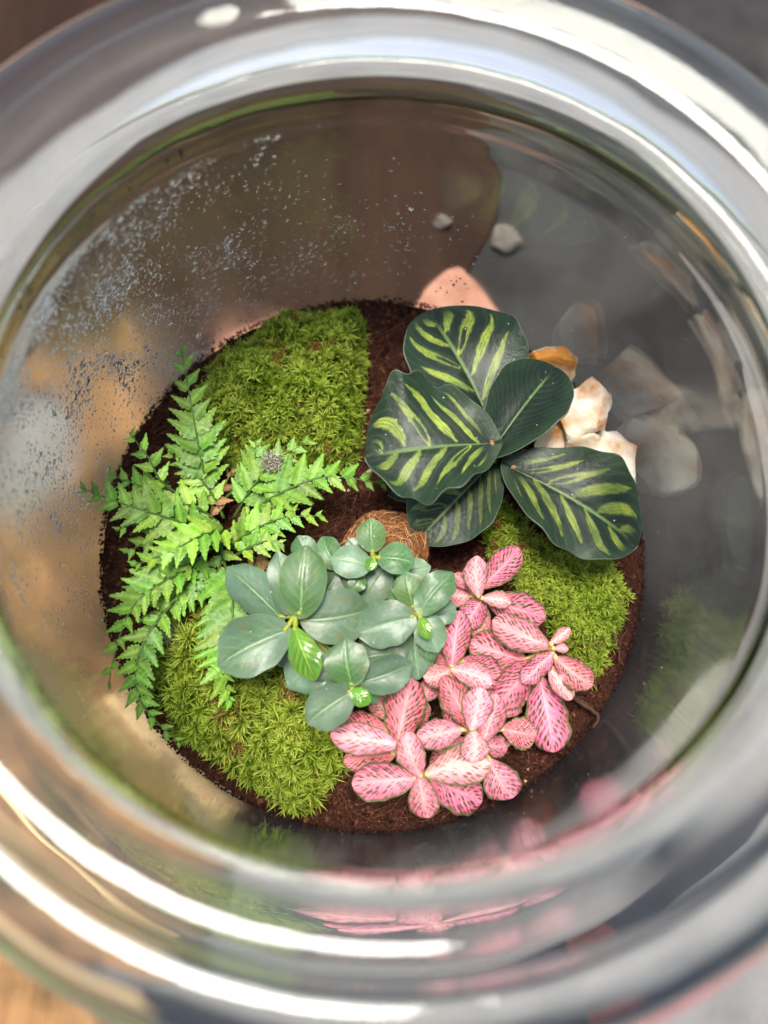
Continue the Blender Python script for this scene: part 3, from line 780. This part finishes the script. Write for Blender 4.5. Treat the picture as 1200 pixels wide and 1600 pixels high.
FIG = [
    ((405, 515), 3.4, [((428, 505), (450, 205), 222, .15, .55, 'g'), ((372, 492), (325, 232), 150, -.3, -.1, 'o'), ((332, 522), (98, 305), 185, -.5, -.6, 'o'), ((355, 590), (55, 745), 262, .0, -.1, 'o'),
                       ((403, 588), (495, 810), 138, .2, .1, 'y'), ((455, 540), (742, 490), 252, -.2, -.35, 'o'), ((545, 680), (365, 840), 215, -.8, -.9, 'o'), ((470, 500), (590, 330), 170, -.6, -.5, 'o'),
                       ((400, 610), (330, 750), 120, -.9, -1.0, 'o'), ((470, 270), (415, 162), 120, -.7, -.6, 'g')]),
    ((750, 258), 3.2, [((748, 224), (742, 84), 138, .1, .3, 'g'), ((727, 296), (558, 262), 158, .0, .0, 'o'), ((786, 262), (940, 282), 150, .05, .1, 'g'), ((752, 265), (732, 318), 58, .15, .2, 'y'),
                       ((590, 300), (520, 165), 130, -.6, -.6, 'g'), ((800, 300), (690, 470), 190, -.6, -.8, 'o'), ((640, 340), (575, 400), 90, -.6, -.7, 'g'), ((560, 300), (600, 370), 110, -.9, -.9, 'o'), ((860, 330), (1010, 300), 120, -.7, -.7, 'o'), ((700, 340), (650, 410), 84, -.3, -.3, 'g'), ((690, 250), (640, 175), 90, -.35, -.3, 'o')]),
    ((940, 502), 3.3, [((920, 530), (676, 604), 215, .05, -.05, 'o'), ((965, 494), (1110, 325), 158, .2, .3, 'g'), ((928, 472), (895, 322), 140, .0, .1, 'g'), ((985, 520), (1040, 685), 150, -.1, -.2, 'o'),
                       ((965, 530), (1003, 624), 66, .25, .25, 'y'), ((930, 590), (955, 808), 190, -.6, -.8, 'o'), ((1010, 520), (1120, 470), 130, -.5, -.5, 'o'), ((900, 600), (760, 700), 180, -.5, -.6, 'o'), ((890, 480), (830, 400), 92, -.2, -.15, 'g'), ((1000, 590), (1010, 720), 110, -.45, -.5, 'g')]),
    ((655, 832), 3.2, [((655, 818), (628, 622), 198, .15, .35, 'g'), ((708, 815), (928, 732), 165, -.05, -.1, 'o'), ((642, 868), (455, 1000), 190, .0, -.1, 'o'), ((660, 852), (738, 912), 82, .2, .2, 'y'),
                       ((680, 720), (860, 690), 150, -.5, -.5, 'o'), ((600, 830), (540, 700), 150, -.6, -.5, 'o'), ((700, 850), (790, 880), 96, -.3, -.35, 'g')]),
]
coir = empty('coir_plug', at(598, 884, 0.0))
tag(coir, 'brown coconut-fibre plug showing behind the small fig leaves', 'plant plug')
CL = coir.location.copy()
bm = bmesh.new(); bmesh.ops.create_cone(bm, cap_ends=True, segments=64, radius1=0.0118, radius2=0.0128, depth=0.026)
for v in bm.verts: v.co.z += 0.008
bmesh.ops.subdivide_edges(bm, edges=bm.edges[:], cuts=3)
for v in bm.verts:
    a = noise.noise(v.co*500)*0.0006+noise.noise(v.co*160+Vector((9, 0, 0)))*0.0008
    v.co += Vector((v.co.x, v.co.y, 0.012)).normalized()*a
me = bpy.data.meshes.new('plug_body'); bm.to_mesh(me); bm.free(); me.polygons.foreach_set('use_smooth', [True]*len(me.polygons))
link('plug_body', me, M_COIR, coir)
r_ = random.Random(77); vs, fs, cs = [], [], []
for k in range(260):                                # loose fibres of the plug
    a = r_.random()*6.283; rad = 0.0126*math.sqrt(r_.uniform(0.15, 1.03)); p = Vector((rad*math.cos(a), rad*math.sin(a), 0.0212 if rad < 0.0122 else r_.uniform(0.0, 0.021)))
    d = a+1.57+r_.uniform(-0.7, 0.7); path = []
    for i in range(6):
        path.append(p.copy()); d += r_.uniform(-.35, .35)+0.14
        p = p+Vector((math.cos(d), math.sin(d), r_.uniform(-.12, .22)*(1 if rad < 0.0122 else 0.4)))*r_.uniform(0.0005, 0.0012)
    v, f = tube(path, [0.00009]*6, 3, False); o = len(vs); vs += v; fs += [tuple(x+o for x in y) for y in f]
    cs += [[srgb(170, 118, 76), srgb(122, 78, 46), srgb(206, 160, 116)][r_.randrange(3)]]*len(v)
tag(link('coir_fibres', mesh_np('coir_fibres', [tuple(v) for v in vs], fs, np.array(cs)), M_CRUMB, coir), kind='stuff')

gp = empty('fig_plant', at(585, 930, 1.2)); GPL = gp.location.copy()
tag(gp, 'dusty grey-green creeping fig with oval leaves, in the middle of the jar', 'plant')
rg = random.Random(41)
for c, zc, leaves in FIG:
    C = at(*Z4(*c), zc)
    g0 = Vector((CL.x+(C.x-CL.x)*0.12, CL.y+(C.y-CL.y)*0.12, 0.017))
    path = [x-GPL for x in bez(g0, Vector(((g0.x+C.x)/2, (g0.y+C.y)/2, 0.018)), C+Vector((0, 0, 0.001)), 12)]
    v, f = tube(path, [0.0012]*11+[0.0006], 8)
    v = list(v); f = list(f); cs = [srgb(110, 112, 50)]*len(v)
    for (b, t, w, db, dt, kd) in leaves:
        B = at(*Z4(*b), zc+db)
        st = C+Vector((0, 0, min(0, db)*CM*0.8))
        if (B-st).length < 0.022:
            vv, ff = tube([x-GPL for x in bez(st, (st+B)*0.5-Vector((0, 0, 0.0006)), B, 5)], [0.0007]*5, 6)
            o = len(v); v += vv; f += [tuple(x+o for x in y) for y in ff]; cs += [srgb(142, 150, 50)]*len(vv)
    sh = link('shoot', mesh_np('shoot', [tuple(x) for x in v], f, np.array(cs)), M_STEM, gp)
    for (b, t, w, db, dt, kd) in leaves:
        B, T = at(*Z4(*b), zc+db), at(*Z4(*t), zc+dt)
        me = FIG_YNG if kd == 'y' else rg.choice(FIG_OLD if kd == 'o' else FIG_GRN)
        lf = link('leaf', me, None, sh)
        put(lf, B, T, px_size(w/2.857, zc+(db+dt)/2)*1.0, rg.uniform(-.18, .18), GPL)
        if kd == 'y': lf['label'] = 'small glossy bright green young leaf'

# fern ---------------------------------------------------------------------------
def leaflet_mesh(seed, lobes, dry=False, young=False):
    """a pinna: lobed, toothed outline either side of its rib; unit length along Y"""
    r = random.Random(seed); vs, fs, cs = [], [], []
    lobes += 1; n = lobes*3+1
    g1, g2 = srgb(70, 124, 18), srgb(146, 186, 68)
    if young: g1, g2 = srgb(108, 160, 22), srgb(168, 204, 78)
    if dry: g1, g2 = srgb(120, 92, 52), srgb(176, 148, 98)
    for i in range(n):
        u = i/(n-1)
        w = 0.5*(1-u)**0.62*(0.62+0.5*math.sin(min(1, u*1.6)*math.pi/1.1))+0.008
        ph = i % 3
        k = [0.74, 1.02, 0.98][ph] if 0 < i < n-1 else 1.0
        adv = [0.0, 0.045, 0.085][ph]
        tone = r.uniform(-.12, .12)
        for s in (-1, 1):
            vs.append((s*w*k*r.uniform(0.9, 1.08), u+adv*(1-u), 0.03*math.sin(u*5+seed)+0.05*w+0.015*(ph == 1)))
            vs.append((s*w*0.5*(0.8+0.2*k), u+adv*0.5*(1-u), 0.035+0.02*math.sin(u*5+seed)))
        vs.append((0, u, 0.0))
        for t in (0.5, 0.25, 0.5, 0.25, 0.75):
            cs.append(mix(g1, g2, np.array(min(1, max(0, t+tone+0.15*u)))))
        if i:
            a = (i-1)*5; b = i*5        # order: L outer, L mid, R outer, R mid, rib
            fs += [(a, b, b+1, a+1), (a+1, b+1, b+4, a+4), (a+4, b+4, b+3, a+3), (a+3, b+3, b+2, a+2)]
    return mesh_np('leaflet', vs, fs, np.array(cs))
PIN = [leaflet_mesh(s, 5) for s in range(5)]; PINY = [leaflet_mesh(s+20, 3, young=True) for s in range(3)]; PIND = [leaflet_mesh(s+40, 4, dry=True) for s in range(3)]
for me in PIN+PINY: me.materials.append(M_FERN)
for me in PIND: me.materials.append(M_DRY)
# fronds: list of (px, py, z) along the rachis, number of pinna pairs, longest pinna px, kind, first bare fraction, (left, right) factors
FERN = [
    ([(335, 800, .6), (318, 735, 1.6), (302, 650, 2.2), (283, 545, 2.4)], 13, 50, 'n', .22, (1, 1)),
    ([(372, 815, .8), (430, 775, 2.0), (510, 745, 2.4), (602, 757, 2.2)], 12, 50, 'n', .18, (1, .8)),
    ([(355, 860, .8), (385, 835, 1.7), (440, 810, 2.2), (505, 806, 2.1)], 10, 40, 'y', .15, (1, 1)),
    ([(340, 840, .8), (270, 812, 2.0), (200, 790, 2.5), (126, 762, 2.4)], 11, 48, 'n', .12, (1, 1)),
    ([(360, 830, 1.), (320, 835, 2.3), (270, 860, 2.7), (208, 884, 2.5)], 10, 44, 'y', .10, (.9, 1)),
    ([(330, 800, .8), (258, 758, 2.0), (232, 715, 2.4), (202, 676, 2.5)], 6, 32, 'y', .30, (1, 1)),
    ([(330, 880, .8), (262, 905, 2.2), (200, 960, 2.4), (166, 1082, 1.6)], 13, 46, 'n', .15, (.7, 1)),
    ([(335, 900, .8), (258, 955, 1.9), (215, 1030, 2.1), (222, 1100, 1.9), (284, 1164, 1.5)], 14, 38, 'n', .18, (1, .9)),
    ([(345, 865, .8), (362, 920, 2.1), (362, 985, 2.4), (348, 1045, 2.3), (361, 1098, 2.0)], 14, 62, 'n', .12, (.55, 1)),
    ([(365, 870, 1.), (392, 855, 1.9), (420, 845, 2.1), (440, 850, 2.1)], 7, 30, 'y', .15, (1, 1)),
    ([(365, 810, .8), (392, 765, 1.8), (430, 720, 2.2), (486, 688, 2.2)], 9, 42, 'n', .18, (1, .9)),
    ([(340, 790, .7), (385, 745, 1.5), (398, 715, 1.8), (400, 690, 1.9)], 6, 34, 'n', .2, (1, 1)),
    ([(340, 850, .8), (300, 880, 1.6), (262, 890, 1.9), (235, 930, 1.9)], 7, 42, 'y', .2, (1, 1)),
    ([(330, 830, .8), (270, 780, 1.5), (220, 760, 1.8), (170, 740, 1.7)], 8, 40, 'n', .2, (1, 1)),
    ([(345, 820, .8), (300, 790, 1.6), (255, 800, 1.9), (180, 830, 1.9)], 9, 40, 'y', .15, (1, 1)),
    ([(345, 850, .8), (290, 850, 1.3), (240, 900, 1.6), (190, 935, 1.6)], 9, 36, 'n', .15, (1, 1)),
    ([(355, 830, .8), (410, 800, 1.5), (450, 775, 1.7), (500, 770, 1.7)], 8, 36, 'y', .15, (1, 1)),
    ([(345, 820, .8), (345, 880, 1.3), (320, 920, 1.6), (290, 950, 1.5)], 7, 34, 'n', .2, (1, 1)),
    ([(345, 835, .8), (290, 815, 1.2), (250, 835, 1.5), (195, 865, 1.4)], 8, 42, 'n', .15, (1, 1)),
    ([(340, 870, .8), (300, 905, 1.4), (270, 935, 1.7), (230, 985, 1.6)], 9, 42, 'y', .15, (1, 1)),
    ([(350, 810, .8), (330, 770, 1.3), (300, 735, 1.6), (262, 705, 1.6)], 8, 38, 'y', .2, (1, 1)),
    ([(340, 845, .6), (330, 800, 1.0), (345, 770, 1.2), (365, 730, 1.3)], 5, 26, 'd', .2, (1, 1)),
    ([(350, 850, .5), (395, 870, .8), (410, 880, .9), (420, 895, .9)], 4, 24, 'd', .2, (1, 1)),
]
fe = empty('fern', at(345, 840, 0.1)); FEL = fe.location.copy()
tag(fe, 'bright green fern with feathery toothed fronds at the left of the jar', 'fern')
rn = random.Random(51)
def poly_at(pts, t):
    n = len(pts)-1; x = t*n; i = min(int(x), n-1); f = x-i
    p0, p1, p2, p3 = pts[max(i-1, 0)], pts[i], pts[i+1], pts[min(i+2, n)]
    return 0.5*((2*p1)+(p2-p0)*f+(2*p0-5*p1+4*p2-p3)*f*f+(3*p1-p0-3*p2+p3)*f**3)
for pts, np_, lng, kd, bare, (fl, fr_) in FERN:
    np_ = max(4, int(np_*0.82))
    P3 = [at(x, y, z) for x, y, z in pts]
    path = [poly_at(P3, k/17)-FEL for k in range(18)]
    v, f = tube(path, [0.00055-0.0004*k/17 for k in range(18)], 5)
    sc_ = srgb(70, 96, 40) if kd != 'd' else srgb(120, 90, 56)
    fd = link('frond', mesh_np('frond', [tuple(x) for x in v], f, np.array([sc_]*len(v))), M_STEM, fe)
    for k in range(np_):
        t = bare+(1-bare)*(k+0.3)/np_
        tt = (k+0.3)/np_
        env = (0.6+0.4*min(1, tt*4))*(1-tt)**0.7*1.1+0.14
        for s, fac in ((-1, fl), (1, fr_)):
            tc_ = min(0.995, t+(0.5*(1-bare)/np_ if s > 0 else 0)*0.6)
            p = poly_at(P3, tc_); q = poly_at(P3, min(1.0, tc_+0.02)); o_ = poly_at(P3, max(0.0, tc_-0.02))
            tan = (q-o_).normalized(); side = tan.cross(Vector((0, 0, 1))).normalized()*s
            ang = 1.08-0.40*tt+rn.uniform(-.06, .06)
            d = (side*math.sin(ang)+tan*math.cos(ang)+Vector((0, 0, rn.uniform(-.22, .08)))).normalized()
            Lp = px_size(lng*1.18, 2.0)*env*fac*rn.uniform(0.88, 1.1)
            if Lp < 0.0012: continue
            me = rn.choice(PIN if kd == 'n' else PINY+PIN[:2] if kd == 'y' else PIND)
            lf = link('leaflet', me, None, fd)
            put(lf, p, p+d*Lp, Lp*rn.uniform(0.54, 0.66), rn.uniform(-.2, .2), FEL)

# ------------------------------------------------------------------ small litter on the soil
def tuft(label, px, py, z, s, seed):
    r = random.Random(seed); vs, fs, cs = [], [], []
    for k in range(150):
        p = Vector((r.gauss(0, .4), r.gauss(0, .4), r.gauss(0, .25)))*s*CM; d = Vector((r.gauss(0, 1), r.gauss(0, 1), r.gauss(0, .5))).normalized(); path = []
        for i in range(5):
            path.append(p.copy()); d = (d+Vector((r.gauss(0, .5), r.gauss(0, .5), r.gauss(0, .3)))).normalized(); p = p+d*s*CM*0.22
        v, f = tube(path, [0.00009]*5, 3, False); o = len(vs); vs += v; fs += [tuple(x+o for x in y) for y in f]
        cs += [[srgb(150, 142, 124), srgb(196, 190, 176), srgb(120, 108, 90)][r.randrange(3)]]*len(v)
    o = link('wool_tuft', mesh_np('wool_tuft', [tuple(v) for v in vs], fs, np.array(cs)), M_CRUMB); o.location = at(px, py, z)
    tag(o, label, 'tuft')
tuft('grey fibrous tuft of planting wool on the lower fern stem', 272, 990, 1.0, 0.34, 3)
tuft('whitish tuft of planting wool among the upper fern leaflets', 424, 722, 2.3, 0.30, 5)

def twig(label, pts, r0, seed):
    P = [at(*p) for p in pts]; path = [poly_at(P, k/11) for k in range(12)]
    o0 = path[0].copy()
    v, f = tube([p-o0+Vector((random.gauss(0, .0002), random.gauss(0, .0002), random.gauss(0, .0002))) for p in path], [r0*(1-0.5*k/11) for k in range(12)], 6)
    o = link('twig', mesh_np('twig', [tuple(x) for x in v], f, np.array([srgb(74, 54, 44)]*len(v))), M_CRUMB); o.location = o0
    tag(o, label, 'twig')
twig('dark twig on the soil at the right, below the pink leaves', [(895, 1085, 0.5), (912, 1102, 0.45), (935, 1118, 0.4), (925, 1135, 0.35)], 0.0009, 1)
twig('thin brown root fibre on the soil right of the small moss cushion', [(955, 985, 0.5), (965, 1010, 0.45), (972, 1040, 0.35)], 0.0005, 2)
twig('thin brown root fibre standing up behind the fibre plug', [(556, 812, 1.2), (560, 800, 2.0), (553, 790, 2.4), (557, 778, 2.6)], 0.0003, 3)

# ------------------------------------------------------------------ what lies around the jar
ZB, ZT = TZ-0.85, TZ+0.05                        # boards lie on the table, side by side; the jar stands on the slate
tag(slab('slate_slab', [(221, 539), (723, 539), (724, 440), (791, 300), (796, -280), (1330, -280), (1330, 940), (1085, 1170), (915, 1320), (760, 1420), (330, 1420), (226, 1090)], ZB, ZT, M_SLATE),  # lower right corner cut away: pale table there stands in for a glare
    'dark grey slate slab that the jar stands on', 'slab')
tag(slab('brown_board', [(-90, -280), (794, -280), (789, 300), (722, 440), (721, 538), (238, 538), (232, 515), (188, 455), (-120, 545)], ZB, ZT, M_BROWN),
    'dark brown board behind the jar, seen through its back wall', 'board')
tag(slab('wooden_board', [(185, 464), (219, 525), (219, 1085), (290, 1500), (230, 1760), (-300, 1700), (-180, 830), (30, 790), (92, 740), (84, 640), (30, 590), (-180, 580), (-150, 560), (100, 485)], ZB, ZT-0.1, M_TAN),
    'tan wooden board left of the jar, seen through its misted wall', 'board')
tag(slab('lit_board_edge', [(128, 1108), (202, 1074), (385, 1272), (322, 1326)], ZT+0.01, ZT+0.35, M_LIT_EDGE), 'pale strip added for the lit edge of the tan board, lower left of the jar', 'board edge')  # added strip; its pale colour is the board edge catching light
tag(slab('salmon_patch', [(312, 556), (345, 512), (470, 478), (452, 545)], ZT+0.01, ZT+0.3, M_SALMON), 'salmon piece added for a bright patch behind the back moss cushion', 'bright patch')  # two salmon pieces added for bright patches on the ground
tag(slab('salmon_patch', [(640, 486), (668, 438), (700, 408), (722, 402), (745, 425), (790, 480), (735, 508)], ZT+0.01, ZT+0.3, M_SALMON), 'salmon piece added for a bright patch behind the topmost striped leaf', 'bright patch')
stone('stone', 'grey stone added outside the glass for a reflection, above the topmost striped leaf', 795, 348, ZT+0.5, 1.0, 0.8, 0.6, 61, 0.3, None, M_REFLST, 3)  # two grey stones added outside, standing in for reflections on the wall
stone('stone', 'little grey stone added on the brown board for a reflection in the glass', 697, 320, ZT+0.35, 0.5, 0.6, 0.45, 62, 0.1, None, M_REFLST, 3)
stone('stone', 'reddish terracotta pebble outside the glass at the lower right edge', 848, 1312, ZT+0.6, 1.0, 0.8, 0.75, 63, 0.2, None, M_TERRA, 3)

# ------------------------------------------------------------------ condensation on the inside of the glass
def droplets(n, seed):
    r = random.Random(seed); vs, fs = [], []
    rings, seg = 3, 8
    cnt = 0; tries = 0
    while cnt < n and tries < n*20:
        tries += 1
        th = math.radians(r.uniform(70, 215)); z = r.uniform(0.2, 8.8)
        # thickest at the left, thinning towards the back
        w = math.exp(-((math.degrees(th)-160)/30)**2)*(0.35+0.65*min(1, z/4))+0.35*math.exp(-((math.degrees(th)-112)/28)**2)*math.exp(-((z-2.5)/2.2)**2)
        pat = min(1, max(0, noise.noise(Vector((th*9, z*0.6, 3)))*0.75+0.5))
        if r.random() > w*(0.15+1.3*pat**1.5): continue
        s = (0.010+0.038*r.random()**4)*(0.7+0.6*pat)
        R = float(inner_r(z))-0.004
        c = Vector((R*math.cos(th), R*math.sin(th), z))
        nrm = Vector((-math.cos(th), -math.sin(th), 0)); tx = Vector((-math.sin(th), math.cos(th), 0)); tz = Vector((0, 0, 1))
        el = r.uniform(1.0, 2.0); ex = r.uniform(0.8, 1.3)
        o = len(vs)
        for i in range(rings):
            a = i/rings*math.pi/2
            for k in range(seg):
                b = 2*math.pi*k/seg
                wob = 1+0.25*math.sin(b*2+s*900)
                vs.append((c+(tx*math.cos(b)*ex*wob+tz*math.sin(b)*el*wob)*s*math.cos(a)+nrm*s*0.20*math.sin(a))*CM)
        vs.append((c+nrm*s*0.20)*CM)
        for i in range(rings-1):
            for k in range(seg):
                k2 = (k+1) % seg
                fs.append((o+i*seg+k, o+(i+1)*seg+k, o+(i+1)*seg+k2, o+i*seg+k2))
        for k in range(seg): fs.append((o+(rings-1)*seg+k, o+rings*seg, o+(rings-1)*seg+(k+1) % seg))
        fs.append(tuple(o+k for k in range(seg)))
        cnt += 1
    me = mesh_np('droplets', [tuple(v) for v in vs], fs)
    bm = bmesh.new(); bm.from_mesh(me); bmesh.ops.recalc_face_normals(bm, faces=bm.faces); bm.to_mesh(me); bm.free()
    return me
tag(link('water_droplets', droplets(15000, 9), M_WATER, jar), kind='stuff')
